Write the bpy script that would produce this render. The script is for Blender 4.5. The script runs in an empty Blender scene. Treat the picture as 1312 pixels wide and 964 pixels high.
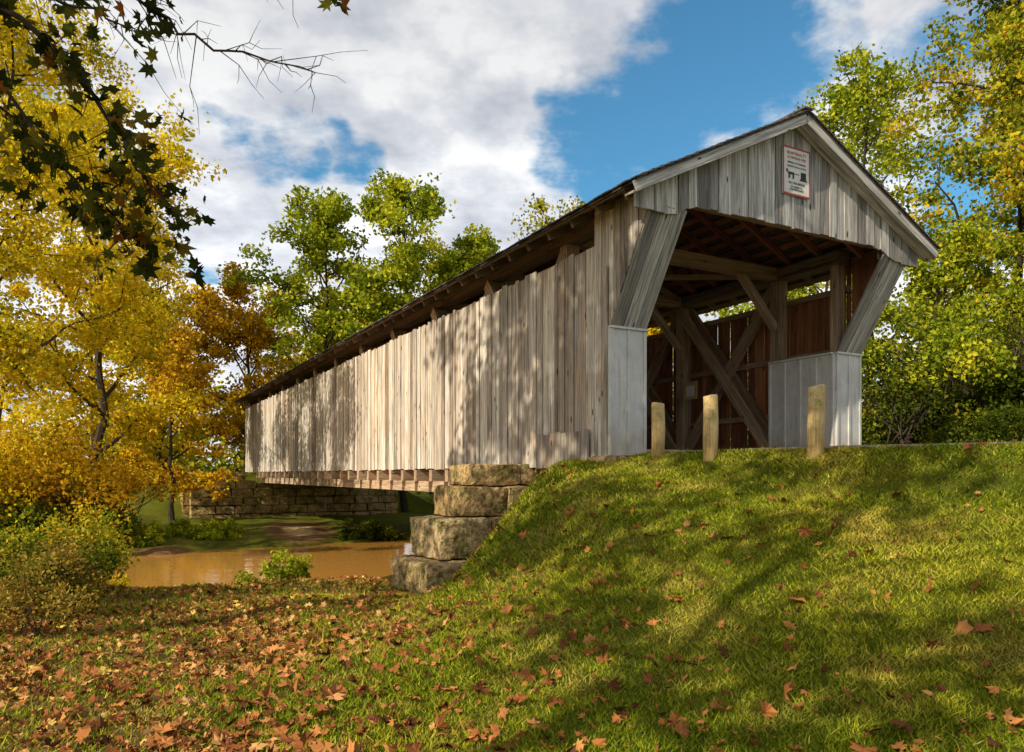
import bpy, math, random
import numpy as np
from mathutils import Vector, noise as mnoise

rng = np.random.default_rng(7)
random.seed(7)
sc = bpy.context.scene
sc.view_settings.view_transform = 'Standard'
sc.view_settings.look = 'None'
sc.view_settings.exposure = 0

# ---------------------------------------------------------------- frame of the bridge
WO = np.array([2.135, 10.715])
ANG = math.atan2(.477, .879)
B = np.array([math.cos(ANG), math.sin(ANG)])
A = np.array([-math.sin(ANG), math.cos(ANG)])
def w2l(x, y):
    return (x-WO[0])*B[0]+(y-WO[1])*B[1], (x-WO[0])*A[0]+(y-WO[1])*A[1]
def l2w(s, t):
    return WO[0]+s*B[0]+t*A[0], WO[1]+s*B[1]+t*A[1]
def sst(a, b, v):
    u = np.clip((v-a)/(b-a), 0, 1)
    return u*u*(3-2*u)

ROAD = np.array([l2w(3, 2.2), l2w(3, 0), l2w(3.05, -1.2), (6.9, 9.9), (9, 9.3), (13, 9), (30, 9), (120, 12)])
def road_dist(x, y):
    d = np.full(np.shape(x), 1e9)
    for i in range(len(ROAD)-1):
        p, q = ROAD[i], ROAD[i+1]
        e = q-p; L = (e**2).sum()
        u = np.clip(((x-p[0])*e[0]+(y-p[1])*e[1])/L, 0, 1)
        d = np.minimum(d, np.hypot(x-(p[0]+u*e[0]), y-(p[1]+u*e[1])))
    return d
def ground(x, y):
    x = np.asarray(x, float); y = np.asarray(y, float)
    s, t = w2l(x, y)
    bump = .035*np.sin(x*1.7+y*.6)+.03*np.sin(y*2.1-x*.9+1)+.02*np.sin(x*3.9+1.3*y)
    low = -1.55-.05*np.clip(y-4, 0, 15)
    low = np.maximum(low, -2.28)
    low = low+sst(45, 110, y)*1.8
    q = .6*x+.8*y
    f1 = sst(3.0, 10.6, q)
    x0 = np.interp(y, [0, 4, 8, 12, 20], [-6, -5, -2.7, -1.55, -1.55])
    wd = np.interp(y, [0, 4, 8, 12, 20], [7, 6, 4.3, 2.6, 2.4])
    f2 = sst(0, 1, (x-x0)/wd)
    f3 = 1-sst(5.0, 8.5, t)
    h = f1*f2*f3
    z = low+(0.14-low)*h
    fe = sst(34.4, 38, t)*(1-sst(4.5, 10, np.abs(s-3)))
    z = z+(0.2-z)*fe
    z = z+sst(18, 40, t)*sst(10, 40, np.abs(s-3))*1.2*(1-fe)
    tc = 12.4+.9*np.sin(s*.16+.5)
    ch = 1-sst(3.3, 5.6, np.abs(t-tc)-.25*np.sin(s*1.3)-.2*np.sin(s*2.9+1))
    z = z+(-3.15-z)*ch
    rm = 1-sst(2.35, 3.5, road_dist(x, y))
    rm = rm*(t < 6)
    z = z+(0.33-z)*rm
    return z+bump*(1-rm)*(.5+.5*sst(4, 8, y))

# ---------------------------------------------------------------- mesh builder
class MB:
    def __init__(s):
        s.v=[]; s.l=[]; s.n=[]; s.m=[]; s.r=[]; s.g=[]; s.c=0
    def add(s, v, f, mat=0, r=0., g=None):
        v=np.asarray(v,float).reshape(-1,3); f=np.asarray(f,int)
        s.v.append(v); s.l.append((f+s.c).ravel()); s.n.append(np.full(len(f), f.shape[1]))
        s.m.append(np.full(len(f), mat)); s.r.append(np.broadcast_to(np.asarray(r,float),(len(v),)))
        s.g.append(v if g is None else np.asarray(g,float)); s.c+=len(v)
    def build(s, name, mats, parent=None, smooth=False, local=False):
        me=bpy.data.meshes.new(name)
        v=np.concatenate(s.v); l=np.concatenate(s.l); n=np.concatenate(s.n); m=np.concatenate(s.m)
        me.vertices.add(len(v)); me.vertices.foreach_set('co', v.ravel().astype(np.float32))
        me.loops.add(len(l)); me.loops.foreach_set('vertex_index', l.astype(np.int32))
        me.polygons.add(len(n)); st=np.concatenate([[0],np.cumsum(n)[:-1]])
        me.polygons.foreach_set('loop_start', st.astype(np.int32))
        me.polygons.foreach_set('loop_total', n.astype(np.int32))
        me.polygons.foreach_set('material_index', m.astype(np.int32))
        me.polygons.foreach_set('use_smooth', np.full(len(n), smooth))
        a=me.attributes.new('rnd','FLOAT','POINT'); a.data.foreach_set('value', np.concatenate(s.r).astype(np.float32))
        a=me.attributes.new('gc','FLOAT_VECTOR','POINT'); a.data.foreach_set('vector', np.concatenate(s.g).ravel().astype(np.float32))
        me.update(calc_edges=True); me.validate()
        for k in mats: me.materials.append(k)
        o=bpy.data.objects.new(name, me); sc.collection.objects.link(o)
        if parent: o.parent=parent
        if local:
            o.location=(WO[0],WO[1],0); o.rotation_euler=(0,0,ANG)
        return o
HF=[[0,3,2,1],[4,5,6,7],[0,1,5,4],[1,2,6,5],[2,3,7,6],[3,0,4,7]]
def hexa(mb, v, mat=0, axis=2, r=None):
    v=np.array(v,float); 
    if r is None: r=random.random()
    g=v.copy()
    g=g[:,[axis]+[i for i in range(3) if i!=axis]]+np.array([random.random()*20,random.random()*20,random.random()*20])
    mb.add(v,HF,mat,r,g)
def box(mb, x0,x1,y0,y1,z0,z1,mat=0,axis=2,r=None):
    hexa(mb,[(x0,y0,z0),(x1,y0,z0),(x1,y1,z0),(x0,y1,z0),(x0,y0,z1),(x1,y0,z1),(x1,y1,z1),(x0,y1,z1)],mat,axis,r)
def beam(mb,p0,p1,w,h,side=(1,0,0),mat=0,r=None):
    p0=np.array(p0,float);p1=np.array(p1,float);d=p1-p0;L=np.linalg.norm(d);d/=L
    x=np.array(side,float); x=x-d*x.dot(d); x/=np.linalg.norm(x); y=np.cross(d,x)
    v=[];g=[];o=np.random.default_rng(random.randrange(1<<30)).random(3)*20
    for a,p in ((0,p0),(L,p1)):
        for i,j in ((-1,-1),(1,-1),(1,1),(-1,1)):
            v.append(p+x*i*w/2+y*j*h/2); g.append(o+np.array([a,i*w/2,j*h/2]))
    mb.add(v,HF,mat,random.random() if r is None else r,g)
def tube(mb,pts,rad,mat=0,n=6,r=.5):
    pts=np.array(pts,float);k=len(pts);vs=[];gs=[]
    L=0
    for i in range(k):
        d=pts[min(i+1,k-1)]-pts[max(i-1,0)]; d/=np.linalg.norm(d)+1e-9
        u=np.cross(d,[.31,.2,.93] if abs(d[2])<.9 else [1,.1,0]); u/=np.linalg.norm(u); w=np.cross(d,u)
        if i: L+=np.linalg.norm(pts[i]-pts[i-1])
        a=np.arange(n)*2*math.pi/n
        vs.append(pts[i]+rad[i]*(np.cos(a)[:,None]*u+np.sin(a)[:,None]*w))
        gs.append(np.stack([np.full(n,L),np.cos(a)*rad[i],np.sin(a)*rad[i]],1))
    f=[[i*n+j,i*n+(j+1)%n,(i+1)*n+(j+1)%n,(i+1)*n+j] for i in range(k-1) for j in range(n)]
    mb.add(np.concatenate(vs),f,mat,r,np.concatenate(gs))
def randR(N, flat=None):
    q=rng.normal(size=(N,4)); q/=np.linalg.norm(q,axis=1)[:,None]
    if flat is not None:
        yaw=rng.random(N)*2*math.pi; tilt=rng.normal(size=(N,2))*flat
        q=np.stack([np.cos(yaw/2),tilt[:,0]*.5,tilt[:,1]*.5,np.sin(yaw/2)],1); q/=np.linalg.norm(q,axis=1)[:,None]
    w,x,y,z=q.T
    return np.stack([1-2*(y*y+z*z),2*(x*y-z*w),2*(x*z+y*w),2*(x*y+z*w),1-2*(x*x+z*z),2*(y*z-x*w),2*(x*z-y*w),2*(y*z+x*w),1-2*(x*x+y*y)],1).reshape(N,3,3)
QUAD=np.array([(-.5,0,0),(-.05,-.32,.05),(.5,0,0),(-.05,.32,.05)]); QF=np.array([[0,1,2,3]])
half=[(0,-.3),(.28,-.48),(.27,-.2),(.62,-.12),(.36,.08),(.48,.42),(.16,.3),(0,.68)]
out=half+[(-x,y) for x,y in half[-2:0:-1]]
MAP=np.array([(0,0,0)]+[(x,y,-.28*(x*x+y*y)) for x,y in out]); MFc=np.array([[0,i+1,(i+1)%len(out)+1] for i in range(len(out))])
def put(mb,pos,size,rnd,mat,T=QUAD,F=QF,flat=None,R=None,jit=0):
    pos=np.asarray(pos,float);N=len(pos)
    if N==0:return
    if R is None:R=randR(N,flat)
    size=np.broadcast_to(size,(N,))
    if jit:
        TT=T[None]*np.stack([rng.uniform(.5,1.1,N),rng.uniform(.7,1.15,N),rng.normal(size=N)*1.8],1)[:,None,:]+rng.normal(size=(N,len(T),3))*jit
        V=pos[:,None,:]+size[:,None,None]*np.einsum('nkj,nij->nki',TT,R)
    else:
        V=pos[:,None,:]+size[:,None,None]*np.einsum('kj,nij->nki',T,R)
    k=len(T); f=(np.arange(N)[:,None,None]*k+F[None]).reshape(-1,F.shape[1])
    mb.add(V.reshape(-1,3),f,mat,np.repeat(rnd,k))

# ---------------------------------------------------------------- materials
def newmat(name):
    m=bpy.data.materials.new(name);m.use_nodes=True;nt=m.node_tree;nt.nodes.clear()
    o=nt.nodes.new('ShaderNodeOutputMaterial');return m,nt,o
def N(nt,t,**k):
    n=nt.nodes.new(t)
    for a,b in k.items(): setattr(n,a,b)
    return n
def ramp(nt,fac,stops):
    r=N(nt,'ShaderNodeValToRGB');e=r.color_ramp.elements
    while len(e)<len(stops): e.new(.5)
    for i,(p,c) in enumerate(stops): e[i].position=p;e[i].color=(*c,1)
    nt.links.new(fac,r.inputs[0]);return r.outputs[0]
def mixc(nt,mode,fac,a,b):
    m=N(nt,'ShaderNodeMix',data_type='RGBA',blend_type=mode)
    for s,v in ((m.inputs[0],fac),(m.inputs[6],a),(m.inputs[7],b)):
        if isinstance(v,(int,float)): s.default_value=v
        elif isinstance(v,tuple): s.default_value=(*v,1)
        else: nt.links.new(v,s)
    return m.outputs[2]
def mrange(nt,v,a,b,c=0.,d=1.,smooth=True):
    m=N(nt,'ShaderNodeMapRange');
    if smooth:m.interpolation_type='SMOOTHSTEP'
    nt.links.new(v,m.inputs[0])
    for i,x in enumerate((a,b,c,d)): m.inputs[i+1].default_value=x
    return m.outputs[0]
def attr(nt,n,vec=False):
    a=N(nt,'ShaderNodeAttribute',attribute_name=n);return a.outputs['Vector' if vec else 'Fac']
def noise(nt,vec,scale,detail=4,rough=.6,mapscale=None,dist=0,col=False):
    if mapscale:
        mp=N(nt,'ShaderNodeMapping');mp.inputs['Scale'].default_value=mapscale;nt.links.new(vec,mp.inputs[0]);vec=mp.outputs[0]
    n=N(nt,'ShaderNodeTexNoise');n.inputs['Scale'].default_value=scale;n.inputs['Detail'].default_value=detail
    n.inputs['Roughness'].default_value=rough;n.inputs['Distortion'].default_value=dist
    if vec is not None: nt.links.new(vec,n.inputs[0])
    return n.outputs[1 if col else 0]
def bumpn(nt,h,strength=.4,dist=.01):
    b=N(nt,'ShaderNodeBump');b.inputs['Strength'].default_value=strength;b.inputs['Distance'].default_value=dist
    nt.links.new(h,b.inputs['Height']);return b.outputs[0]
def pbsdf(nt,o,col,rough=.8,normal=None,spec=.3):
    p=N(nt,'ShaderNodeBsdfPrincipled');p.inputs['Roughness'].default_value=rough;p.inputs['Specular IOR Level'].default_value=spec
    if isinstance(col,tuple):p.inputs['Base Color'].default_value=(*col,1)
    else: nt.links.new(col,p.inputs['Base Color'])
    if normal:nt.links.new(normal,p.inputs['Normal'])
    nt.links.new(p.outputs[0],o.inputs[0]);return p
def wood(name,stops,stain=(.3,.17,.08),stain_amt=.55,grain=(.45,1.12),gs=28,lo=.55):
    m,nt,o=newmat(name); gc=attr(nt,'gc',True); r=attr(nt,'rnd')
    base=ramp(nt,r,stops)
    g=noise(nt,gc,1,4,.75,(1.1,gs,gs),.6)
    st=noise(nt,gc,1,3,.7,(.4,6.,6.),.5)
    f=mrange(nt,st,.5,.66,0,stain_amt)
    c=mixc(nt,'MIX',f,base,stain)
    gm=mrange(nt,g,.3,.68,grain[0],grain[1]); gm2=mrange(nt,st,.28,.5,lo,1.1)
    mu=N(nt,'ShaderNodeMath',operation='MULTIPLY');nt.links.new(gm,mu.inputs[0]);nt.links.new(gm2,mu.inputs[1])
    cc=N(nt,'ShaderNodeCombineColor')
    for i in range(3):nt.links.new(mu.outputs[0],cc.inputs[i])
    c=mixc(nt,'MULTIPLY',1.,c,cc.outputs[0])
    vo=N(nt,'ShaderNodeTexVoronoi');mp=N(nt,'ShaderNodeMapping');mp.inputs['Scale'].default_value=(1.6,5,5)
    nt.links.new(gc,mp.inputs[0]);nt.links.new(mp.outputs[0],vo.inputs[0]);vo.inputs['Scale'].default_value=1
    k=mrange(nt,vo.outputs['Distance'],.06,.13,1,0)
    c=mixc(nt,'MIX',k,c,(.06,.035,.02))
    pbsdf(nt,o,c,.85,bumpn(nt,g,.6,.01),.2);return m
M_SIDE=wood('weathered_siding',[(0,(.26,.215,.18)),(.15,(.42,.365,.31)),(.4,(.6,.54,.465)),(.65,(.8,.74,.64)),(.85,(.64,.585,.52)),(.95,(.48,.43,.37)),(1,(.56,.31,.13))],(.47,.32,.2),.7,(.45,1.18),28,.45)
M_GREY=wood('grey_weathered_wood',[(0,(.25,.24,.23)),(.5,(.46,.445,.425)),(1,(.68,.655,.62))],(.27,.2,.145),.5,(.4,1.15),28,.5)
M_IN=wood('interior_wood',[(0,(.24,.1,.05)),(.5,(.38,.17,.085)),(1,(.52,.26,.14))],(.46,.16,.055),.5,(.5,1.1))
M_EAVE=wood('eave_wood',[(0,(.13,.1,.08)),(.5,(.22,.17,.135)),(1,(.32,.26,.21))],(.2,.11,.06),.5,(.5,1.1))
M_BEAM=wood('timber_beam',[(0,(.36,.25,.165)),(.5,(.48,.35,.23)),(1,(.58,.44,.31))],(.4,.21,.09),.5,(.5,1.1))
m,nt,o=newmat('post_wood');gc=attr(nt,'gc',True);tc=N(nt,'ShaderNodeTexCoord')
g=noise(nt,gc,1,4,.7,(2,40,40));n=noise(nt,tc.outputs['Object'],6,4,.7)
c=ramp(nt,g,[(.3,(.34,.22,.1)),(.5,(.64,.46,.22)),(.7,(.74,.56,.3))])
c=mixc(nt,'MIX',mrange(nt,n,.5,.68,0,.8),c,(.28,.24,.07))
sp=N(nt,'ShaderNodeSeparateXYZ');nt.links.new(tc.outputs['Object'],sp.inputs[0])
c=mixc(nt,'MULTIPLY',mrange(nt,sp.outputs[2],.75,.2,0,.75),c,(.4,.36,.2))
pbsdf(nt,o,c,.9,bumpn(nt,g,.6,.01),.2);M_POST=m
def simple(name,c1,c2,scale=3,rough=.8,bs=.3,bd=.01,spec=.3):
    m,nt,o=newmat(name);tc=N(nt,'ShaderNodeTexCoord')
    n=noise(nt,tc.outputs['Object'],scale,5,.65)
    c=ramp(nt,n,[(.3,c1),(.7,c2)]);pbsdf(nt,o,c,rough,bumpn(nt,n,bs,bd),spec);return m
m,nt,o=newmat('grey_paint');tc=N(nt,'ShaderNodeTexCoord')
n=noise(nt,tc.outputs['Object'],3,5,.7);n2=noise(nt,tc.outputs['Object'],1,4,.7,(14,14,1.5))
c=ramp(nt,n,[(.3,(.55,.55,.54)),(.7,(.74,.73,.71))]);c=mixc(nt,'MULTIPLY',mrange(nt,n2,.5,.75,0,.7),c,(.62,.58,.52))
sp=N(nt,'ShaderNodeSeparateXYZ');nt.links.new(tc.outputs['Object'],sp.inputs[0])
c=mixc(nt,'MULTIPLY',mrange(nt,sp.outputs[2],1.0,.35,0,.6),c,(.6,.52,.42))
pbsdf(nt,o,c,.6,bumpn(nt,n2,.15,.005),.3);M_PAINT=m
M_ROOF=simple('roof_shingle',(.05,.046,.042),(.14,.125,.115),9,.9,.6,.02)
m,nt,o=newmat('sandstone');tc=N(nt,'ShaderNodeTexCoord');r=attr(nt,'rnd')
c=ramp(nt,r,[(0,(.46,.3,.13)),(.5,(.6,.42,.2)),(1,(.66,.5,.27))])
n1=noise(nt,tc.outputs['Object'],2.6,6,.72);n2=noise(nt,tc.outputs['Object'],14,5,.7)
c=mixc(nt,'MIX',mrange(nt,n1,.46,.6,0,.82),c,(.17,.16,.045))
c=mixc(nt,'MULTIPLY',mrange(nt,n2,.38,.6,.8,0),c,(.32,.25,.18))
pbsdf(nt,o,c,.95,bumpn(nt,n2,1,.045),.15);M_STONE=m
M_GRAVEL=simple('gravel',(.16,.12,.085),(.38,.3,.22),22,.95,.8,.02)
def leafmat(name,stops,trans=.35,dead=False):
    m,nt,o=newmat(name);r=attr(nt,'rnd');c=ramp(nt,r,stops)
    if dead:
        geo=N(nt,'ShaderNodeNewGeometry')
        n=noise(nt,geo.outputs['Position'],1.1,4,.65);n2=noise(nt,geo.outputs['Position'],.45,2,.5)
        c=mixc(nt,'MIX',mrange(nt,n,.46,.7,0,.75),c,(.52,.38,.08))
        c=mixc(nt,'MULTIPLY',mrange(nt,n2,.4,.6,.5,0),c,(.52,.72,.6))
    d=N(nt,'ShaderNodeBsdfDiffuse');nt.links.new(c,d.inputs[0])
    if trans<=0: nt.links.new(d.outputs[0],o.inputs[0]);return m
    t=N(nt,'ShaderNodeBsdfTranslucent');nt.links.new(c,t.inputs[0])
    x=N(nt,'ShaderNodeMixShader');x.inputs[0].default_value=trans
    nt.links.new(d.outputs[0],x.inputs[1]);nt.links.new(t.outputs[0],x.inputs[2]);nt.links.new(x.outputs[0],o.inputs[0]);return m
L_YEL=leafmat('leaf_yellow',[(0,(.12,.1,.008)),(.2,(.36,.31,.015)),(.45,(.72,.54,.02)),(.75,(.9,.66,.03)),(.9,(.55,.54,.05)),(1,(.25,.3,.025))])
L_YGR=leafmat('leaf_yellow_green',[(0,(.07,.075,.008)),(.25,(.32,.31,.015)),(.5,(.7,.56,.025)),(.8,(.9,.69,.03)),(1,(.24,.3,.02))])
L_ORG=leafmat('leaf_orange',[(0,(.09,.055,.01)),(.3,(.4,.22,.015)),(.6,(.76,.46,.02)),(.85,(.74,.54,.03)),(1,(.18,.2,.02))])
L_GRN=leafmat('leaf_green',[(0,(.06,.085,.01)),(.4,(.24,.31,.018)),(.7,(.5,.52,.03)),(1,(.78,.64,.05))])
L_DGR=leafmat('leaf_dark_green',[(0,(.02,.035,.006)),(.5,(.08,.11,.012)),(.8,(.2,.22,.018)),(1,(.5,.38,.03))])
L_MIX=leafmat('leaf_turning',[(0,(.045,.06,.008)),(.35,(.2,.25,.018)),(.62,(.5,.46,.03)),(.88,(.76,.5,.025)),(1,(.6,.2,.02))])
L_BRN=leafmat('leaf_dry_brown',[(0,(.05,.04,.012)),(.35,(.22,.15,.03)),(.6,(.5,.32,.05)),(.8,(.34,.3,.04)),(1,(.16,.18,.02))])
L_SYC=leafmat('leaf_sycamore',[(0,(.02,.028,.006)),(.5,(.06,.075,.012)),(.8,(.17,.15,.018)),(1,(.26,.09,.018))],.4)  # hanging leaves: their shade is put into the dark leaf colours
L_LIT=leafmat('leaf_litter',[(0,(.08,.035,.018)),(.35,(.28,.1,.035)),(.7,(.5,.21,.065)),(.92,(.6,.34,.13)),(1,(.7,.55,.1))],0)
L_GRS=leafmat('grass_blade',[(0,(.07,.1,.01)),(.4,(.21,.24,.014)),(.75,(.43,.4,.026)),(1,(.68,.54,.14))],0,True)
m,nt,o=newmat('bark');gc=attr(nt,'gc',True);n=noise(nt,gc,1,4,.7,(3,25,25))
pbsdf(nt,o,ramp(nt,n,[(.3,(.025,.018,.012)),(.7,(.09,.07,.05))]),.95,bumpn(nt,n,.7,.02),.1);M_BARK=m
m,nt,o=newmat('ground');geo=N(nt,'ShaderNodeNewGeometry');P=geo.outputs['Position']
n1=noise(nt,P,.9,4,.6);n2=noise(nt,P,18,4,.7);n3=noise(nt,P,60,2,.7)
g=ramp(nt,n1,[(.3,(.08,.1,.01)),(.55,(.15,.16,.014)),(.75,(.24,.19,.03))])
d=ramp(nt,n2,[(.3,(.13,.065,.028)),(.6,(.32,.18,.08)),(.8,(.5,.32,.15))])
di=attr(nt,'rnd');ad=N(nt,'ShaderNodeMath',operation='ADD');nt.links.new(di,ad.inputs[0])
nt.links.new(mrange(nt,n2,.2,.8,-.3,.3,False),ad.inputs[1])
c=mixc(nt,'MIX',mrange(nt,ad.outputs[0],.35,.65),g,d)
c=mixc(nt,'MIX',mrange(nt,di,1.05,1.4),c,(.72,.5,.24))
c=mixc(nt,'MULTIPLY',mrange(nt,n3,.35,.65,.7,0),c,(.35,.33,.25))
pbsdf(nt,o,c,1,bumpn(nt,n3,.8,.04),.1);M_GROUND=m
m,nt,o=newmat('creek_water');geo=N(nt,'ShaderNodeNewGeometry')
n=noise(nt,geo.outputs['Position'],2.2,3,.55,(1,1,1))
p=pbsdf(nt,o,(.5,.25,.055),.05,bumpn(nt,n,.16,.05),.7);M_WATER=m
def flat(name,c,rough=.6):
    m,nt,o=newmat(name);tc=N(nt,'ShaderNodeTexCoord');n=noise(nt,tc.outputs['Object'],12,3)
    pbsdf(nt,o,ramp(nt,n,[(.3,tuple(x*.85 for x in c)),(.7,c)]),rough);return m
M_WHITE=flat('sign_white',(.8,.78,.74));M_RED=flat('sign_red',(.5,.06,.06));M_BLACK=flat('sign_black',(.03,.03,.03));M_TAN=flat('sign_tan',(.55,.4,.2))

# ---------------------------------------------------------------- world
SUN_EL=math.radians(34); sd=Vector((-.73*math.cos(SUN_EL),-.683*math.cos(SUN_EL),math.sin(SUN_EL))).normalized()
w=bpy.data.worlds.new('World');sc.world=w;w.use_nodes=True;nt=w.node_tree;nt.nodes.clear()
wo=N(nt,'ShaderNodeOutputWorld');bg=N(nt,'ShaderNodeBackground');bg.inputs[1].default_value=.15
nt.links.new(bg.outputs[0],wo.inputs[0])
sky=N(nt,'ShaderNodeTexSky',sky_type='NISHITA',sun_disc=False);sky.sun_elevation=SUN_EL;sky.sun_rotation=math.atan2(sd.x,sd.y)
tc=N(nt,'ShaderNodeTexCoord');D=tc.outputs['Generated']
sep=N(nt,'ShaderNodeSeparateXYZ');nt.links.new(D,sep.inputs[0])
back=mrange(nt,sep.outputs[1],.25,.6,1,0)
tint=mixc(nt,'MIX',back,(.46,.95,1.06),(.92,.86,.7))  # sky out of view tinted warmer to neutralise the ambient light
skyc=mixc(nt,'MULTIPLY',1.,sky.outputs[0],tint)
za=N(nt,'ShaderNodeMath',operation='MAXIMUM');nt.links.new(sep.outputs[2],za.inputs[0]);za.inputs[1].default_value=0
zb=N(nt,'ShaderNodeMath',operation='ADD');nt.links.new(za.outputs[0],zb.inputs[0]);zb.inputs[1].default_value=.22
def div(a,b):
    x=N(nt,'ShaderNodeMath',operation='DIVIDE');nt.links.new(a,x.inputs[0]);nt.links.new(b,x.inputs[1]);return x.outputs[0]
cx=N(nt,'ShaderNodeCombineXYZ');nt.links.new(div(sep.outputs[0],zb.outputs[0]),cx.inputs[0]);nt.links.new(div(sep.outputs[1],zb.outputs[0]),cx.inputs[1])
cl=noise(nt,cx.outputs[0],2.3,6,.6);cl2=noise(nt,cx.outputs[0],3.1,5,.6)
wn=noise(nt,D,5,3,.6,col=True)
wv=N(nt,'ShaderNodeVectorMath',operation='MULTIPLY_ADD');nt.links.new(wn,wv.inputs[0]);wv.inputs[1].default_value=(.34,.34,.22);wv.inputs[2].default_value=(-.17,-.17,-.11)
wa=N(nt,'ShaderNodeVectorMath',operation='ADD');nt.links.new(wv.outputs[0],wa.inputs[0]);nt.links.new(D,wa.inputs[1])
wnm=N(nt,'ShaderNodeVectorMath',operation='NORMALIZE');nt.links.new(wa.outputs[0],wnm.inputs[0]);DW=wnm.outputs[0]
tot=None
for (vx,vz,inn,outr,amp) in [(.14,.41,1,6.5,.8),(.23,.48,2,8.5,1),(.33,.54,2,9,1),(.42,.6,2,7,.8),(-.35,.43,0,4.3,.75),(-.27,.445,0,3.4,.6),(-.6,.58,2,8,.6),(-.45,.27,0,4,.5),(.62,.5,2,12,.8)]:
    v=Vector((vx,1,vz)).normalized();dt=N(nt,'ShaderNodeVectorMath',operation='DOT_PRODUCT');nt.links.new(DW,dt.inputs[0]);dt.inputs[1].default_value=v
    f=mrange(nt,dt.outputs['Value'],math.cos(math.radians(outr)),math.cos(math.radians(inn)),0,amp)
    if tot is None:tot=f
    else:
        mx=N(nt,'ShaderNodeMath',operation='MAXIMUM');nt.links.new(tot,mx.inputs[0]);nt.links.new(f,mx.inputs[1]);tot=mx.outputs[0]
# cloud cover thinned overhead and behind, out of view, to lower the ambient light
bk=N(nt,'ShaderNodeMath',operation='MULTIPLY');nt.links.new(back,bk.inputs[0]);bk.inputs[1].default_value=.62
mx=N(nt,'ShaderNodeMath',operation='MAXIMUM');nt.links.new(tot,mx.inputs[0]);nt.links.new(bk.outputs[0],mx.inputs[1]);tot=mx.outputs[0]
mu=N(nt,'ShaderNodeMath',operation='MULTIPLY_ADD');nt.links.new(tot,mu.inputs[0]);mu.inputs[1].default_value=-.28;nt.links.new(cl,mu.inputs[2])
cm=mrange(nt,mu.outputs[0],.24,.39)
cc=ramp(nt,cl2,[(.32,(3.4,3.65,4.2)),(.47,(5.2,5.4,5.8)),(.58,(7.1,7.15,7.2))])
elev=mrange(nt,sep.outputs[2],.28,.52,1.06,.8)
ce=N(nt,'ShaderNodeCombineColor')
for i in range(3):nt.links.new(elev,ce.inputs[i])
cc=mixc(nt,'MULTIPLY',1.,cc,ce.outputs[0])
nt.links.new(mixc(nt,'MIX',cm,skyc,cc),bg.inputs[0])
sl=bpy.data.lights.new('sun','SUN');sl.energy=5;sl.angle=math.radians(.5);sl.color=(1,.88,.68)
so=bpy.data.objects.new('sun',sl);sc.collection.objects.link(so);so.rotation_euler=(-sd).to_track_quat('-Z','Y').to_euler();so.location=(-20,-20,30)

# ---------------------------------------------------------------- ground sheet
xs=np.concatenate([[-600,-350,-200,-120,-80,-60,-48,-40,-34],np.linspace(-30,30,260),[34,40,48,60,80,120,200,350,600]])
ys=np.concatenate([[-300,-150,-80,-40,-20,-12,-8],np.linspace(-5,50,240),[53,57,62,70,80,95,120,170,260,400,700]])
X,Y=np.meshgrid(xs,ys);Z=ground(X,Y)
S,T=w2l(X,Y)
def litmask(x,y): return sst(-.4,-2.6,x-.05*(y-6)+.4*np.sin(y*1.3)+.3*np.sin(x*2.1+y))
dirt=np.clip(1-sst(3.5,6.2,np.abs(T-12.6)),0,1)*.9
dirt=np.maximum(dirt,.62*litmask(X,Y)*(Y<16)*(Y>0))
dirt=np.maximum(dirt,1.6*np.exp(-((X+.285*Y)/1.3)**2-((Y-31)/5)**2))
dirt=np.maximum(dirt,(road_dist(X,Y)<2.5)*1.)
dirt=np.maximum(dirt,((S>-.2)&(S<6.2)&(T>0)&(T<8))*1.)
mb=MB();nx,ny=len(xs),len(ys);idx=np.arange(nx*ny).reshape(ny,nx)
F=np.stack([idx[:-1,:-1],idx[:-1,1:],idx[1:,1:],idx[1:,:-1]],-1).reshape(-1,4)
mb.add(np.stack([X,Y,Z],-1).reshape(-1,3),F,0,dirt.ravel());mb.build('ground',[M_GROUND],smooth=True)
mb=MB();box(mb,-70,70,7.1,18.8,-3.4,-2.45,0);mb.build('creek_water',[M_WATER],local=True)
mb=MB()
R=[]
for i in range(len(ROAD)-1):
    for u in np.linspace(0,1,8 if i<5 else 20,endpoint=False): R.append(ROAD[i]*(1-u)+ROAD[i+1]*u)
R=np.array(R);R2=R.copy()
for _ in range(4):R2[1:-1]=(R2[:-2]+R2[1:-1]*2+R2[2:])/4
v=[]
for i,p in enumerate(R2):
    d=R2[min(i+1,len(R2)-1)]-R2[max(i-1,0)];d/=np.linalg.norm(d);n=np.array([d[1],-d[0]])
    for k,(o_,z_) in enumerate([(-2.35,.31),(-2.15,.36),(0,.39),(2.15,.36),(2.35,.31)]):
        q=p+n*(o_+.06*math.sin(i*1.3+k));v.append((q[0],q[1],z_))
F=[[i*5+j,i*5+j+1,(i+1)*5+j+1,(i+1)*5+j] for i in range(len(R2)-1) for j in range(4)]
mb.add(v,F,0);mb.build('gravel_road',[M_GRAVEL],smooth=True)

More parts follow.
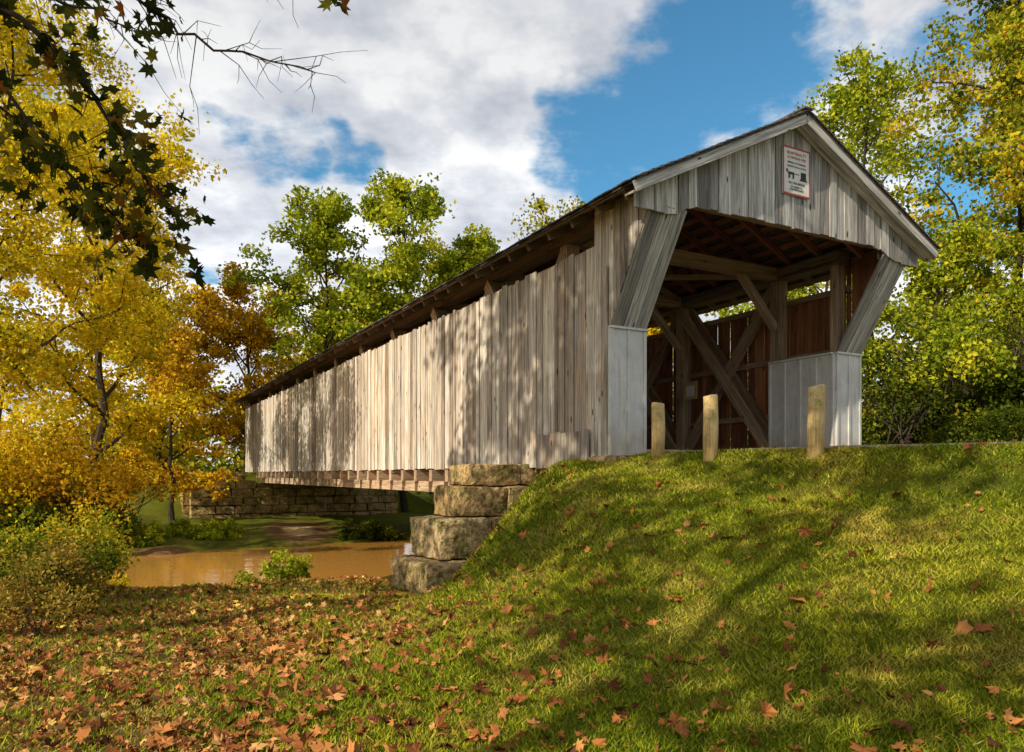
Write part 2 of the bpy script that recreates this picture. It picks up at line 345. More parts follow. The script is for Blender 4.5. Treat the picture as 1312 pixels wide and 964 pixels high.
# ---------------------------------------------------------------- covered bridge
br=bpy.data.objects.new('covered_bridge',None);sc.collection.objects.link(br);br.location=(WO[0],WO[1],0);br.rotation_euler=(0,0,ANG)
TE=36.2
ZE,ZA=4.12,5.84;SL=(ZA-ZE)/3.45
def rz(s): return ZE+SL*(3.45-abs(s-3))
def side_boards(mb,s0,th,mat):
    t=.3
    while t<TE:
        wd=random.choice([.12,.15,.17,.2,.22,.25]);t1=min(t+wd,TE+.1)
        dz=random.uniform(-.02,.02);off=random.uniform(-.018,.013)
        if t<1.27<t1: t1=1.27
        def bot(q): return .13+dz if t>=1.27 else 2.32+(1.27-q)/.97*1.6
        if t<1.62: zt=4.27
        else: zt=3.72+random.uniform(-.05,.035)
        a,b=s0+off,s0+off+th
        g=.004+random.random()**2*.009
        r=random.random()*.95*(.55 if t<5 else .78 if t<9 else 1)  # boards near the portal darkened, tree shade put into their tone
        if random.random()<.03: r=random.uniform(.97,1.)
        hexa(mb,[(a,t+g,bot(t)),(b,t+g,bot(t)),(b,t1-g,bot(t1)),(a,t1-g,bot(t1)),
                 (a,t+g,zt),(b,t+g,zt),(b,t1-g,zt),(a,t1-g,zt)],mat,2,r)
        t=t1
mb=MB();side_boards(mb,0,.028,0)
t=1.75
while t<3.35:
    box(mb,-.08,-.05,t+.004,t+.2,.1+random.uniform(-.02,.02),.72+random.uniform(-.02,.02),0,2,random.random()*.3);t+=.205
box(mb,-.052,-.02,1.275,1.4,.16,3.3,0,2,.2)
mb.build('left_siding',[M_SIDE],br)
mb=MB();side_boards(mb,5.97,.028,0);mb.build('right_siding',[M_IN],br)
def gable(mb,t0,t1):
    s=-.30
    while s<6.3:
        wd=random.choice([.17,.2,.23,.26]);s1=min(s+wd,6.3);o_=random.uniform(0,.02)
        if s<3<s1:s1=3
        def bz(s):
            e=min(s,6-s); return 3.86 if e<.45 else 3.86+min(1,(e-.45)/.4)*.2
        jb=random.uniform(-.02,.02)
        g=.005
        z0,z1_=bz(s)+jb,bz(s1)+jb
        a,b=t0-o_,t1-o_
        ta,tb=max(rz(s)-.06,z0+.01),max(rz(s1)-.06,z1_+.01)
        hexa(mb,[(s+g,a,z0),(s1-g,a,z1_),(s1-g,b,z1_),(s+g,b,z0),(s+g,a,ta),(s1-g,a,tb),(s1-g,b,tb),(s+g,b,ta)],0,2)
        s=s1
mb=MB();gable(mb,.25,.28);gable(mb,TE+.05,TE+.08);mb.build('gable_siding',[M_GREY],br)
mb=MB()
for tt in (0.0,TE+.35):
    for s0 in (-.47,6.47):
        beam(mb,(s0,tt,rz(s0)-.07),(3,tt,rz(3)-.07),.04,.15,(0,1,0),0,.75)
        beam(mb,(s0,tt+.13,rz(s0)-.13),(3,tt+.13,rz(3)-.13),.2,.025,(0,1,0),0,.95)
mb.build('rake_trim',[M_GREY],br)
mb=MB()
for sg in (-1,1):
    e=3+sg*3.47
    hexa(mb,[(e,-.03,rz(e)),(3,-.03,ZA),(3,TE+.4,ZA),(e,TE+.4,rz(e)),(e,-.03,rz(e)+.03),(3,-.03,ZA+.03),(3,TE+.4,ZA+.03),(e,TE+.4,rz(e)+.03)],0,1,.5)
    nc=22
    for c_ in range(nc):
        t=-.06
        f0=c_/nc;f1_=(c_+1.25)/nc
        while t<TE+.4:
            wd=random.uniform(.12,.3) if c_<3 else random.uniform(.5,1.0)
            j=random.uniform(-.04,.04) if c_==0 else random.uniform(-.01,.01)
            sa=3+sg*(3.53-f0*3.5+j);sb=3+sg*(3.5-min(f1_,1)*3.5)
            za_=rz(sa)+.045+random.random()*.014;zb_=rz(sb)+.034
            hexa(mb,[(sa,t,za_),(sb,t,zb_),(sb,t+wd-.006,zb_),(sa,t+wd-.006,za_),(sa,t,za_+.02),(sb,t,zb_+.012),(sb,t+wd-.006,zb_+.012),(sa,t+wd-.006,za_+.02)],0,1)
            t+=wd
beam(mb,(3,-.06,ZA+.075),(3,TE+.42,ZA+.075),.2,.03,(1,0,0),0)
mb.build('roof_shingles',[M_ROOF],br)
# rafters: weathered dark tails outside the wall line, reddish inside
mb=MB();t=.45
while t<TE:
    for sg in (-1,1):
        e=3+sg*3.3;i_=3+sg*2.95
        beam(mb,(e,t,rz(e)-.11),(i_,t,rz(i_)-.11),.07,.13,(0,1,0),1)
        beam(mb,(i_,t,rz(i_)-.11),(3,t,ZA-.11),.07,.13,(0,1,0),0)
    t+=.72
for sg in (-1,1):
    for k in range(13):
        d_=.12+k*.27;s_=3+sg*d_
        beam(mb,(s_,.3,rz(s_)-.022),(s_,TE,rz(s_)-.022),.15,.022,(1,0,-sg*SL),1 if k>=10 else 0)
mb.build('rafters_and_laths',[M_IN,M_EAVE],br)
mb=MB()
for c_ in (.35,5.65):
    sg=1 if c_<3 else -1
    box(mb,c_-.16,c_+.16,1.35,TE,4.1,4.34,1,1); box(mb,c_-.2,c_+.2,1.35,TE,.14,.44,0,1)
    box(mb,c_-.1,c_+.1,1.4,1.58,.42,4.09,0)
    k=0
    while 2.95+3*k<TE:
        t=2.95+3*k
        box(mb,c_-.13,c_+.13,t-.12,t+.12,.445,4.095,0)
        if t+3<TE+.2:
            for o_ in (-.17,.17): beam(mb,(c_+o_,t+.1,.5),(c_+o_,t+2.95,4.05),.09,.24,(1,0,0),0)
            beam(mb,(c_,t+.1,4.02),(c_,t+2.95,.5),.14,.22,(1,0,0),0)
        beam(mb,(c_+sg*.12,t,3.1),(c_+sg*1.15,t,4.18),.14,.14,(0,1,0),0)
        k+=1
    for z_ in (1.2,2.4,3.6): box(mb,c_-sg*.31,c_-sg*.24,1.4,TE,z_,z_+.12,0,1)
k=0
while 2.95+3*k<TE:
    t=2.95+3*k;box(mb,.52,5.48,t-.11,t+.11,4.12,4.36,0,0)
    if t+3<TE:
        beam(mb,(.6,t+.1,4.3),(5.4,t+2.9,4.3),.1,.08,(0,0,1),0);beam(mb,(5.4,t+.1,4.21),(.6,t+2.9,4.21),.1,.08,(0,0,1),0)
    k+=1
box(mb,.5,5.5,.35,.5,4.12,4.3,0,0)
mb.build('truss_frame',[M_BEAM,M_EAVE],br)
mb=MB();t=1.3
while t<TE:
    box(mb,.2,5.8,t,t+.235,.35,.41+random.random()*.006,0,0);t+=.24
t=7.6
while t<33.5:
    box(mb,-.03+random.uniform(-.03,.03),6.03,t-.09,t+.09,-.17,.11,0,0);t+=1.0
for s_ in (.55,1.7,3,4.3,5.45): box(mb,s_-.13,s_+.13,6.5,33.8,-.45,-.172,0,1)
mb.build('floor_planks_and_beams',[M_BEAM],br)
mb=MB()
for s0 in (0,5.3):
    for i in range(3):
        a=s0+.02+i*.232;dd=.012*i%.02
        beam(mb,(a+.11,1.25-dd,2.33),(a+.11,.27-dd,3.97),.222,.04,(1,0,0),0,[.15,.75,.45][i])
    for i in range(3): box(mb,s0+.02+i*.232,s0+.24+i*.232,.36,.39,3.9,4.1,0)
mb.build('raked_jamb_planks',[M_GREY],br)
mb=MB()
for s0,inn in ((0,.7),(5.3,5.3)):
    box(mb,s0-.0,s0+.7,1.235,1.268,.3,2.31,0)
    for b_ in (.0,.33,.655): box(mb,s0+b_,s0+b_+.045,1.212,1.234,.3,2.30,0)
    box(mb,s0-.02,s0+.72,1.19,1.3,2.31,2.345,0)
    x0=inn if s0<1 else inn-.03
    box(mb,x0,x0+.03,1.27,2.83,.38,2.31,0)
    t=1.27
    while t<2.85:
        xa=inn+.03 if s0<1 else inn-.055
        box(mb,xa,xa+.024,t,t+.045,.38,2.305,0);t+=.385
    xa=inn-.005 if s0<1 else inn-.07
    box(mb,xa,xa+.07,1.301,2.85,2.312,2.345,0)
box(mb,-.022,-.002,1.20,1.27,.3,2.3,0)
mb.build('painted_jamb_panels',[M_PAINT],br)

# signs
def empty(name):
    e=bpy.data.objects.new(name,None);sc.collection.objects.link(e);e.location=(WO[0],WO[1],0);e.rotation_euler=(0,0,ANG);return e
def text(body,x,y,z,size,mat,par,name):
    c=bpy.data.curves.new(name,'FONT');c.body=body;c.size=size;c.align_x='CENTER';c.extrude=.001
    c.materials.append(mat);ob=bpy.data.objects.new(name,c);sc.collection.objects.link(ob);ob.parent=par;ob.location=(x,y,z);ob.rotation_euler=(math.pi/2,0,0)
sg=empty('bridge_sign');mb=MB()
X0,X1,Z0,Z1=2.69,3.32,4.58,5.36;tf=.2
box(mb,X0,X1,tf,tf+.02,Z0,Z1,0)
for a in ((X0,X1,Z1-.025,Z1),(X0,X1,Z0,Z0+.025),(X0,X0+.02,Z0+.025,Z1-.025),(X1-.02,X1,Z0+.025,Z1-.025)):
    box(mb,a[0],a[1],tf-.005,tf,a[2],a[3],1)
mb.build('sign_board',[M_WHITE,M_RED],sg)
xm=(X0+X1)/2
text('$5.00 PENALTY',xm,tf-.004,5.24,.066,M_RED,sg,'heading')
text('& DAMAGE FOR',xm,tf-.004,5.17,.06,M_RED,sg,'heading_2')
text('RIDING OR DRIVING',xm,tf-.004,5.09,.045,M_BLACK,sg,'line_1')
text('FASTER THAN A WALK',xm,tf-.004,5.03,.042,M_BLACK,sg,'line_2')
text('ON THIS BRIDGE',xm,tf-.004,4.76,.05,M_BLACK,sg,'line_3')
text('BY ORDER OF\nCOMMISSIONERS',xm,tf-.004,4.70,.042,M_BLACK,sg,'line_4')
mb=MB();z=4.84
def pb(x0,x1,z0,z1): box(mb,xm+x0,xm+x1,tf-.005,tf-.001,z+z0,z+z1,0)
pb(.1,.22,.03,.14);pb(.08,.24,.0,.025)
pb(-.2,-.06,.07,.11);pb(-.24,-.205,.1,.15);pb(-.19,-.175,0,.066);pb(-.165,-.15,.01,.066);pb(-.095,-.08,0,.066);pb(-.075,-.062,.01,.066);pb(-.055,.06,.085,.095)
mb.build('horse_and_cart_figure',[M_BLACK],sg)
s2=empty('notice_sign');mb=MB();box(mb,5.24,5.26,5.02,5.48,1.78,2.2,0);box(mb,5.232,5.239,5.12,5.38,1.86,2.1,1);mb.build('notice_board',[M_TAN,M_WHITE],s2)

# ---------------------------------------------------------------- stone abutments
def rough(mb,x0,x1,y0,y1,z0,z1,k=5,amp=.016,mat=0):
    nxs=max(2,int((x1-x0)/.08)) if k>3 else 2; nys=max(2,int((y1-y0)/.08)) if k>3 else 2; nzs=max(2,int((z1-z0)/.07)) if k>3 else 2
    vid={};V=[];Fs=[]
    ns=(nxs,nys,nzs);lo=np.array([x0,y0,z0]);hi=np.array([x1,y1,z1])
    def vert(i):
        if i in vid:return vid[i]
        u=np.array([i[0]/ns[0],i[1]/ns[1],i[2]/ns[2]]);p=lo+(hi-lo)*u
        e=sum(1 for q in range(3) if i[q] in (0,ns[q]))
        dirv=np.array([(-1 if i[q]==0 else 1 if i[q]==ns[q] else 0) for q in range(3)],float)
        if e>=2:
            ch=.01+.05*max(0,mnoise.noise(Vector(p*4)))
            p=p-dirv*ch
        nv=mnoise.noise_vector(Vector(p*1.6))*amp*1.6+mnoise.noise_vector(Vector(p*7))*amp*1.3
        p=p+np.array(nv);vid[i]=len(V);V.append(p);return vid[i]
    for ax in range(3):
        a,b=[q for q in range(3) if q!=ax]
        for side in (0,ns[ax]):
            for i in range(ns[a]):
                for j in range(ns[b]):
                    q=[]
                    for di,dj in ((0,0),(1,0),(1,1),(0,1)):
                        ii=[0,0,0];ii[ax]=side;ii[a]=i+di;ii[b]=j+dj;q.append(vert(tuple(ii)))
                    flip=(side==0)^(ax==1)
                    Fs.append(q[::-1] if flip else q)
    mb.add(V,Fs,mat,random.random())
mb=MB()
for (sl_,zt,zb,th) in ((-1.22,.19,-.2,1.0),(-1.55,-.21,-.76,1.25),(-2.02,-.77,-1.46,1.5),(-2.4,-1.47,-2.08,1.8),(-2.85,-2.09,-2.6,2.1)):
    a=sl_
    while a<.2:
        b=min(a+random.uniform(.8,1.15),.4)
        rough(mb,a,b-.015,3.75-(th-1)+random.uniform(-.04,.04),4.75,zb,zt-.01);a=b
rough(mb,-.12,.75,1.15,1.75,.0,.3);rough(mb,-.2,1.0,1.8,2.8,-.3,.08)
rough(mb,.76,1.3,1.12,1.5,.12,.36)
zc=-3.
while zc<.1:
    for face in (0,1):
        a=(-.15 if face==0 else 4.78);end=(6.2 if face==0 else 6.9)
        while a<end:
            b=min(a+random.uniform(.7,1.2),end)
            if face==0: rough(mb,a,b-.015,6.5,7.05,zc,zc+.385,3)
            else: rough(mb,-.18,.35,a,b-.015,zc,zc+.385,4)
            a=b
    zc+=.4
mb.build('stone_abutment',[M_STONE],local=True)
mb=MB();zc=-3.0
while zc<-.05:
    a=-3.1 if zc<-.3 else -2.9
    while a<8.2:
        b=min(a+random.uniform(.8,1.4),8.2);tt=33.6+random.uniform(-.06,.04)
        zz=-.46 if (-.6<a<6.2 and zc+.42>-.46) else zc+.43
        if zz>zc+.1: rough(mb,a,b-.03,tt,34.6,zc,zz,3,.02)
        a=b
    a=34.7
    while a<42:
        b=a+random.uniform(.8,1.4);rough(mb,-3.4,-2.9,a,b-.03,zc,zc+.43,3,.02);a=b
    zc+=.45
mb.build('stone_abutment',[M_STONE],local=True)

# ---------------------------------------------------------------- posts
for (x,y) in ((2.18,11.2),(2.68,10.1),(3.65,9.0)):
    mb=MB();n=20;g=float(ground(x,y))-.25;H=1.05-g;rr=.1
    pts=[];rad=[]
    for i,h in enumerate(np.linspace(0,1,16)):
        pts.append((.006*math.sin(h*5+y),0,h*H));rad.append(rr*(1+.02*math.sin(h*9+x)-.03*h))
    pts+= [(.006*math.sin(5+y),0,H+.014),(0,0,H+.022)];rad+=[rr*.86,.002]
    tube(mb,pts,rad,0,n,random.random())
    o=mb.build('wooden_post',[M_POST],smooth=True);o.location=(x,y,g);o.rotation_euler=(random.uniform(-.01,.01),random.uniform(-.01,.01),0)

# ---------------------------------------------------------------- trees
def make_tree(name,x,y,top,R,nleaf,lsize,leafm,cb=.3,limbs=16,trunk=.22,clr=.13,seed=0,lean=0,zb=None,sub=6,spread=1.,vary=.55,lr=.42):
    random.seed(seed);rg=np.random.default_rng(seed)
    mb=MB();z0=float(ground(x,y))-.2 if zb is None else zb;H=top-z0
    tp=[np.array([0,0,0.])];k=9
    for i in range(1,k+1):
        tp.append(np.array([lean*i/k+rg.normal()*.02*H/3,rg.normal()*.02*H/3,H*.93*i/k]))
    tube(mb,tp,[trunk*(1.25 if i==0 else 1-.9*i/k) for i in range(k+1)],0,8)
    tp=np.array(tp);cent=[];wt=[]
    for li in range(limbs):
        f=cb+(.95-cb)*((li+.5)/limbs)**.9
        base=np.array([np.interp(f*k,range(k+1),tp[:,q]) for q in range(3)])
        base[2]=f*H*.93
        az=li*2.4+rg.normal()*.35
        u=(f-cb)/(1-cb);prof=math.sin(math.pi*min(1,(.18+.82*u)))**.6*.9+.15
        L=R*prof*rg.uniform(.75,1.15)
        up=math.radians(rg.uniform(20,45)+25*u)
        d=np.array([math.cos(az)*math.cos(up),math.sin(az)*math.cos(up),math.sin(up)])
        pts=[base];
        for j in range(5):
            d=d+rg.normal(size=3)*.13+np.array([0,0,-.03 if j<3 else -.1]);d/=np.linalg.norm(d);pts.append(pts[-1]+d*L/5)
        r0=trunk*lr*(1-.6*u)
        tube(mb,pts,[r0*(1-.85*j/5)+.008 for j in range(6)],0,5)
        for sb in range(sub):
            g=.3+.7*(sb+rg.random())/sub
            bp=np.array([np.interp(g*5,range(6),np.array(pts)[:,q]) for q in range(3)])
            dd=d*.5+rg.normal(size=3)*.65*spread;dd[2]+=.15;dd/=np.linalg.norm(dd)
            l2=L*rg.uniform(.2,.42);sp=[bp,bp+dd*l2*.5+rg.normal(size=3)*.05*l2,bp+dd*l2+rg.normal(size=3)*.12*l2]
            tube(mb,sp,[r0*.3+.006,r0*.18+.004,.004],0,4)
            for q in (.35,.7,1.,1.15):
                cent.append(bp+dd*l2*q+rg.normal(size=3)*.12*l2);wt.append(rg.uniform(.3,1.6))
    cent=np.array(cent);wt=np.array(wt)**1.6;wt/=wt.sum()
    ci=rg.choice(len(cent),nleaf,p=wt)
    cr=R*clr*rg.uniform(.5,1.4,len(cent));crn=rg.random(len(cent))
    off=rg.normal(size=(nleaf,3));off*=(rg.random(nleaf)**.4/np.linalg.norm(off,axis=1))[:,None]
    off[:,2]*=.6
    pos=cent[ci]+off*cr[ci][:,None]*1.5
    rv=np.clip((1-vary)*rg.random(nleaf)+vary*crn[ci],0,1)
    put(mb,pos,lsize*rg.uniform(.6,1.3,nleaf),rv,1)
    o=mb.build(name,[M_BARK,leafm]);o.location=(x,y,z0);return o
make_tree('golden_tree',-14.2,20,13.2,4.7,34000,.14,L_YGR,.2,20,.2,.11,1)
make_tree('golden_tree',-14.9,27,12.4,4.4,26000,.17,L_YEL,.2,18,.2,.11,2)
make_tree('golden_tree',-22.3,40,21,6.0,22000,.26,L_YGR,.2,18,.25,.12,3)
make_tree('golden_tree',-16.8,37,7.0,2.8,11000,.2,L_ORG,.12,14,.14,.14,4)
make_tree('turning_tree',-33,38,21,6.5,14000,.28,L_MIX,.2,18,.25,.12,44)
make_tree('orange_tree',-17.6,50,11.8,5.0,20000,.27,L_ORG,.12,16,.22,.13,5)
make_tree('golden_tree',-22.5,48,10.5,5,14000,.28,L_YEL,.12,16,.22,.13,6)
make_tree('orange_tree',-13.0,56,11.0,5,13000,.3,L_YEL,.12,16,.22,.13,66)
make_tree('green_tree',-11.4,46,17.0,4.4,20000,.27,L_GRN,.15,22,.2,.125,7)
make_tree('green_tree',-6.4,45,18.2,4.6,23000,.27,L_GRN,.15,22,.2,.125,8)
make_tree('green_tree',-2.4,47,15.6,4.1,19000,.27,L_GRN,.15,20,.2,.13,9)
make_tree('green_tree',-9,58,14,5,13000,.32,L_GRN,.12,18,.2,.13,91)
make_tree('sparse_tree',2.4,38,14.6,3.4,4200,.2,L_MIX,.3,14,.14,.12,10)
make_tree('green_tree',6.5,34,7.5,4,11000,.22,L_YEL,.15,14,.2,.14,11)
make_tree('green_tree',10.5,30,8.2,3.8,12000,.2,L_GRN,.12,14,.2,.14,12)
make_tree('turning_tree',14.6,31,18.4,4.0,16000,.21,L_GRN,.15,20,.2,.12,13)
make_tree('turning_tree',15.6,23,17.0,4.3,28000,.17,L_MIX,.1,20,.22,.11,14)
make_tree('turning_tree',15.2,18.6,13,3.9,29000,.15,L_MIX,.08,20,.2,.11,15)
make_tree('sapling_tree',11.4,27,14.8,2.4,6500,.17,L_GRN,.2,14,.11,.13,16)
make_tree('turning_tree',20.5,27,18,5.2,20000,.22,L_MIX,.08,18,.24,.12,17)
make_tree('green_tree',12.2,21.5,6.3,2.6,15000,.14,L_GRN,.1,16,.12,.13,171)
# sycamores standing left of / behind the viewpoint (they shade wall and lawn)
make_tree('sycamore_tree',-9.9,3.9,15.5,4.9,12000,.25,L_GRN,.38,20,.26,.11,18,lr=.2)
make_tree('sycamore_tree',-7.4,-2.6,13.6,5.0,7900,.26,L_GRN,.5,16,.2,.085,19,lr=.15)

# sycamore hanging limbs
random.seed(3);rg=np.random.default_rng(33)
mb=MB()
limbs=[([(-9.3,4.4,6.2),(-7.4,5.0,5.2),(-5.5,5.4,4.4),(-4.3,5.8,3.85),(-3.73,6,3.45),(-3.41,6.1,3.1),(-3.2,6.1,2.75),(-2.95,6,2.4),(-2.7,6,2.1)],.035,190,.32),
 ([(-6.0,5.2,4.8),(-4.8,5.4,4.6),(-3.5,5.8,4.05),(-2.9,6,3.72),(-2.5,6,3.42),(-2.1,6.1,3.38),(-1.6,6.1,3.27)],.02,0,0),
 ([(-6.2,5.2,4.6),(-4.7,5.7,3.75),(-4.05,6,3.05),(-3.65,6.1,2.5),(-3.35,6.2,2.1),(-3.0,6.2,1.9)],.022,150,.3),
 ([(-5.6,5.3,4.5),(-4.2,5.8,4.35),(-2.9,6,4.1),(-2.0,6.0,3.98),(-1.4,6,3.8)],.016,10,.07),
 ([(-5.2,5.5,4.2),(-4.4,5.8,4.0),(-3.9,6,3.85),(-3.3,6.1,3.72),(-3.0,6.1,3.6)],.018,60,.22),
 ([(-5.2,5.5,3.6),(-4.5,5.9,3.3),(-4.1,6.2,2.9),(-3.9,6.3,2.6)],.018,60,.25)]
for pts,r0,nl,sp in limbs:
    P_=np.array(pts)
    kk=len(P_);uu=np.linspace(0,kk-1,kk*3);P_=np.stack([np.interp(uu,range(kk),P_[:,q]) for q in range(3)],1)
    P_[1:-1]=(P_[:-2]+2*P_[1:-1]+P_[2:])/4+rg.normal(size=(len(P_)-2,3))*.025
    k=len(P_);tube(mb,P_,[r0*(1-.88*i/(k-1))+.002 for i in range(k)],0,6)
    tips=[]
    for i in range(3,k):
        for q in range(2):
            b=P_[i-1]+(P_[i]-P_[i-1])*rg.random();d=(P_[i]-P_[i-1]);d=d/np.linalg.norm(d)*.6+rg.normal(size=3)*.5;L=rg.uniform(.15,.5)
            m1=b+d*L*.5+rg.normal(size=3)*.03;e=b+d*L+np.array([0,0,-.07])+rg.normal(size=3)*.06
            m2=(m1+e)/2+rg.normal(size=3)*.02
            tube(mb,[b,m1,m2,e],[.005,.0035,.0025,.0015],0,4);tips.append(m1);tips.append(e)
            if nl==0 or rg.random()<.5:
                e2=m1+rg.normal(size=3)*.13;tube(mb,[m1,(m1+e2)/2+rg.normal(size=3)*.015,e2],[.003,.002,.001],0,4)
    if nl:
        tips=np.array(tips);wts=np.linspace(.5,1.3,len(tips));wts/=wts.sum();ci=rg.choice(len(tips),nl,p=wts)
        pos=tips[ci]+rg.normal(size=(nl,3))*.075
        if nl==10: pos=np.array([(-1.4,6,3.75)]*6)+rg.normal(size=(6,3))*.06;nl=6
        put(mb,pos,rg.uniform(.08,.18,nl),rg.random(nl)**1.1,1,MAP,MFc,jit=.03)
mb.build('sycamore_branches',[M_BARK,L_SYC])

# ---------------------------------------------------------------- undergrowth
def mass(name,cents,nleaf,lsize,leafm,stem=True,seed=0,flatz=.75):
    rg=np.random.default_rng(seed);mb=MB();C=np.array(cents,float)
    sub=[];sr=[];
    for (x,y,z,r) in C:
        n=int(9+r*7)
        for _ in range(n):
            d=rg.normal(size=3);d/=np.linalg.norm(d);d[2]=abs(d[2])*1.0-.15
            k_=rg.uniform(.7,1.25)
            sub.append((x+d[0]*r*.8*k_,y+d[1]*r*.8*k_,z+d[2]*r*flatz*1.3*k_));sr.append(r*rg.uniform(.12,.38))
            if stem and rg.random()<.5:
                tube(mb,[(x+rg.normal()*.15*r,y+rg.normal()*.15*r,z-r*.5),(x+d[0]*r*.4,y+d[1]*r*.4,z+d[2]*r*.45),(x+d[0]*r*.95,y+d[1]*r*.95,z+d[2]*r*1.2)],[.009*r+.004,.006*r+.002,.002],0,4)
    sub=np.array(sub);sr=np.array(sr);wt=sr**1.7;wt/=wt.sum();ci=rg.choice(len(sub),nleaf,p=wt)
    off=rg.normal(size=(nleaf,3));off*=(rg.random(nleaf)**.45/np.linalg.norm(off,axis=1))[:,None]
    pos=sub[ci]+off*sr[ci][:,None]*1.25;gz=ground(pos[:,0],pos[:,1]);pos[:,2]=np.maximum(pos[:,2],gz+.02+rg.random(nleaf)*.15)
    cr=rg.random(len(sub));put(mb,pos,lsize*rg.uniform(.6,1.3,nleaf),np.clip(.5*rg.random(nleaf)+.5*cr[ci],0,1),1)
    return mb.build(name,[M_BARK,leafm])
def clumps(n,x0,x1,y0,y1,r0,r1,seed,zo=.4,cond=None):
    rg=np.random.default_rng(seed);c=[]
    while len(c)<n:
        x,y,r=rg.uniform(x0,x1),rg.uniform(y0,y1),rg.uniform(r0,r1)
        if cond and not cond(x,y):continue
        c.append((x,y,float(ground(x,y))+r*zo,r))
    return c
okL=lambda x,y:(w2l(x,y)[1]>18 and w2l(x,y)[0]<-3.2 and x/y<-.5)
mass('golden_bushes',clumps(16,-24,-9.5,20,34,1.3,2.6,1,.8,okL),30000,.16,L_YEL,seed=1)
mass('olive_bushes',clumps(20,-24,-9.5,19.5,32,1.2,2.3,21,.7,okL),32000,.14,L_ORG,seed=21)
mass('shaded_bushes',clumps(20,-20,-9,19,27,.9,1.6,22,.4,okL),26000,.12,L_DGR,seed=22)
mass('green_undergrowth',clumps(22,-16,-6,22,30,.25,.55,2,.05,lambda x,y:w2l(x,y)[1]>18 and -.5<x/y<-.36),16000,.09,L_GRN,seed=2)
mass('creek_bank_undergrowth',clumps(10,-8,0,23,28,.3,.5,3,.05,lambda x,y:18<w2l(x,y)[1]<24 and x/y>-.22),8000,.1,L_DGR,seed=3)
mass('creek_bank_undergrowth',clumps(10,-6,10,46,56,2,3.5,33,.5,lambda x,y:w2l(x,y)[0]>9),12000,.3,L_GRN,seed=33)
mass('bank_weeds',clumps(8,-5.4,-4.2,14.2,15.4,.2,.42,4,.3),4500,.07,L_GRN,seed=4)
mass('bank_weeds',clumps(12,-10.5,-6.6,12,14.2,.25,.5,5,.2,lambda x,y:x/y<-.5),8000,.075,L_YGR,seed=5)
mass('creekside_shrub',clumps(12,-9.6,-6.4,10.8,13.2,.5,1.0,6,.6,lambda x,y:x/y<-.55),17000,.07,L_MIX,seed=6)
mass('creekside_shrub',clumps(10,-8.8,-5.6,9.2,12.0,.35,.8,63,.5,lambda x,y:x/y<-.56),14000,.055,L_DGR,seed=63)
mass('dry_bush',clumps(14,-8.2,-4.4,7.4,11.2,.3,.65,61,.45,lambda x,y:x/y<-.57),13000,.05,L_BRN,seed=61)
mass('right_thicket',clumps(34,9.5,24,17.5,28,1.0,2.4,7,.75,lambda x,y:w2l(x,y)[0]>9.5 and (w2l(x,y)[1]<6 or w2l(x,y)[1]>19)),44000,.14,L_DGR,seed=7)
mass('right_thicket',[(x,y,.7,1.9) for x,y in ((13,20.5),(15.5,20),(18,19.5),(14,24),(17,24),(20,22),(22,25),(11.8,24))],26000,.15,L_DGR,seed=71)
mass('right_turning_bushes',clumps(20,10.5,20,16.5,23,.8,1.7,8,2.0,lambda x,y:w2l(x,y)[0]>9.),30000,.12,L_GRN,seed=8)
mass('right_thicket',clumps(18,9.5,17,14.5,18,.5,1.1,72,.5,lambda x,y:w2l(x,y)[0]>8.6),20000,.09,L_DGR,seed=72)
c=[]
rg=np.random.default_rng(12)
for i in range(150):
    a=rg.uniform(-1.15,1.15);d=rg.uniform(62,110);x,y=math.sin(a)*d,math.cos(a)*d;r=rg.uniform(3,5.5);c.append((x,y,rg.uniform(-2,5.5),r))
mass('distant_trees',c,50000,.65,L_MIX,True,9)

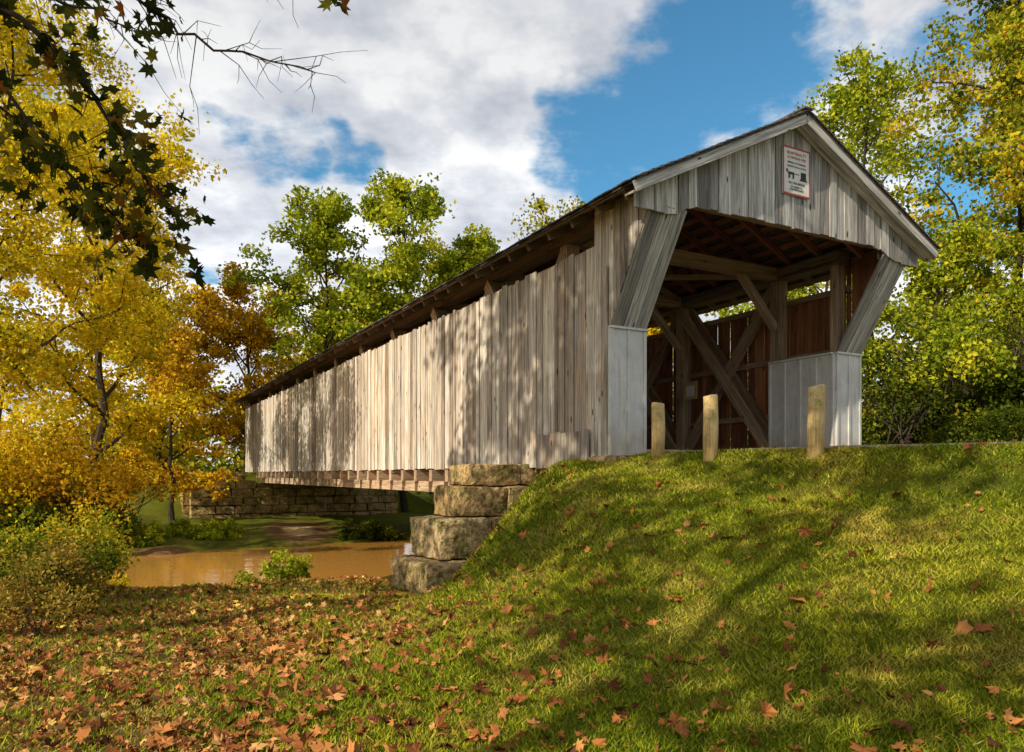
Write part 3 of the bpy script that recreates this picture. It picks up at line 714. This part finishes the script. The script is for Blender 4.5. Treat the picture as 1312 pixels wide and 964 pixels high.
# ---------------------------------------------------------------- grass
rg=np.random.default_rng(5);n=400000
y=rg.uniform(2.6,14.5,n);x=rg.uniform(-.76,.76,n)*y
s,t=w2l(x,y)
lit=litmask(x,y)
clump=.5+.5*np.sin(x*5.1+2*np.sin(y*3.3))*np.sin(y*4.3+2*np.sin(x*3.7))
keep=(t<8.3)&~((s>-.1)&(t>1.0))&(road_dist(x,y)>2.45+.1*rg.random(n))&(rg.random(n)>lit*.62*(.4+.9*clump))
x,y,lit=x[keep],y[keep],lit[keep];n=len(x);z=ground(x,y)
patch=.5+.25*np.sin(x*1.9+1.3*np.sin(y*1.1))+.25*np.sin(y*2.3+1.7*np.sin(x*.8))
fine=.5+.5*np.sin(x*7.1+2*np.sin(y*5.3))*np.sin(y*6.3+2*np.sin(x*4.7))
h=rg.uniform(.012,.036,n)*(.85+.45*fine)*(1+.04*y);h[rg.random(n)<.02]*=2.0
wv=.0032*(1+y/4.5)*rg.uniform(.7,1.4,n);az=rg.random(n)*6.283;lx=rg.normal(size=(n,2))*.9*h[:,None]
ca,sa=np.cos(az)*wv,np.sin(az)*wv
V=np.stack([np.stack([x-ca,y-sa,z-.01],1),np.stack([x+ca,y+sa,z-.01],1),np.stack([x+lx[:,0],y+lx[:,1],z+h],1)],1)
rv=np.clip(.46*rg.random(n)+.24*patch+.12*fine+.14*rg.normal(size=n)+.05,0,1)
mb=MB();mb.add(V.reshape(-1,3),np.arange(n*3).reshape(n,3),0,np.repeat(rv,3));mb.build('grass',[L_GRS])
# fallen leaves
n=64000
y=2.8+rg.random(n)**1.2*13;x=rg.uniform(-.78,.78,n)*y;s,t=w2l(x,y)
pr=.016+.56*litmask(x,y)*(.22+.78*sst(-.8,.9,np.sin(x*2.3+y)+np.sin(y*1.7-x*.9)))+.07*sst(3.5,-1,x+.2*(y-6))
pr=pr+.25*np.exp(-((x+.5)/.35)**2-((y-12.4)/1.2)**2)
keep=(rg.random(n)<pr)&(t<8.2)&~((s>-.1)&(t>1.0))&(road_dist(x,y)>2.4)
x,y=x[keep],y[keep];n=len(x)
big=1+.45*(1-litmask(x,y))*(rg.random(n)<.35)
mb=MB();put(mb,np.stack([x,y,ground(x,y)+rg.uniform(.015,.05,n)],1),(.032+.075*rg.random(n)**1.5)*big,rg.random(n)*(.8+.2*litmask(x,y)),0,MAP,MFc,.6,jit=.06)
mb.build('fallen_leaves',[L_LIT])

# ---------------------------------------------------------------- camera
cd=bpy.data.cameras.new('camera');co=bpy.data.objects.new('camera',cd);sc.collection.objects.link(co)
co.location=(0,0,0);co.rotation_euler=(math.pi/2,0,0);cd.sensor_width=36;cd.lens=26.34;cd.shift_y=.096;cd.clip_start=.05;cd.clip_end=3000
sc.camera=co
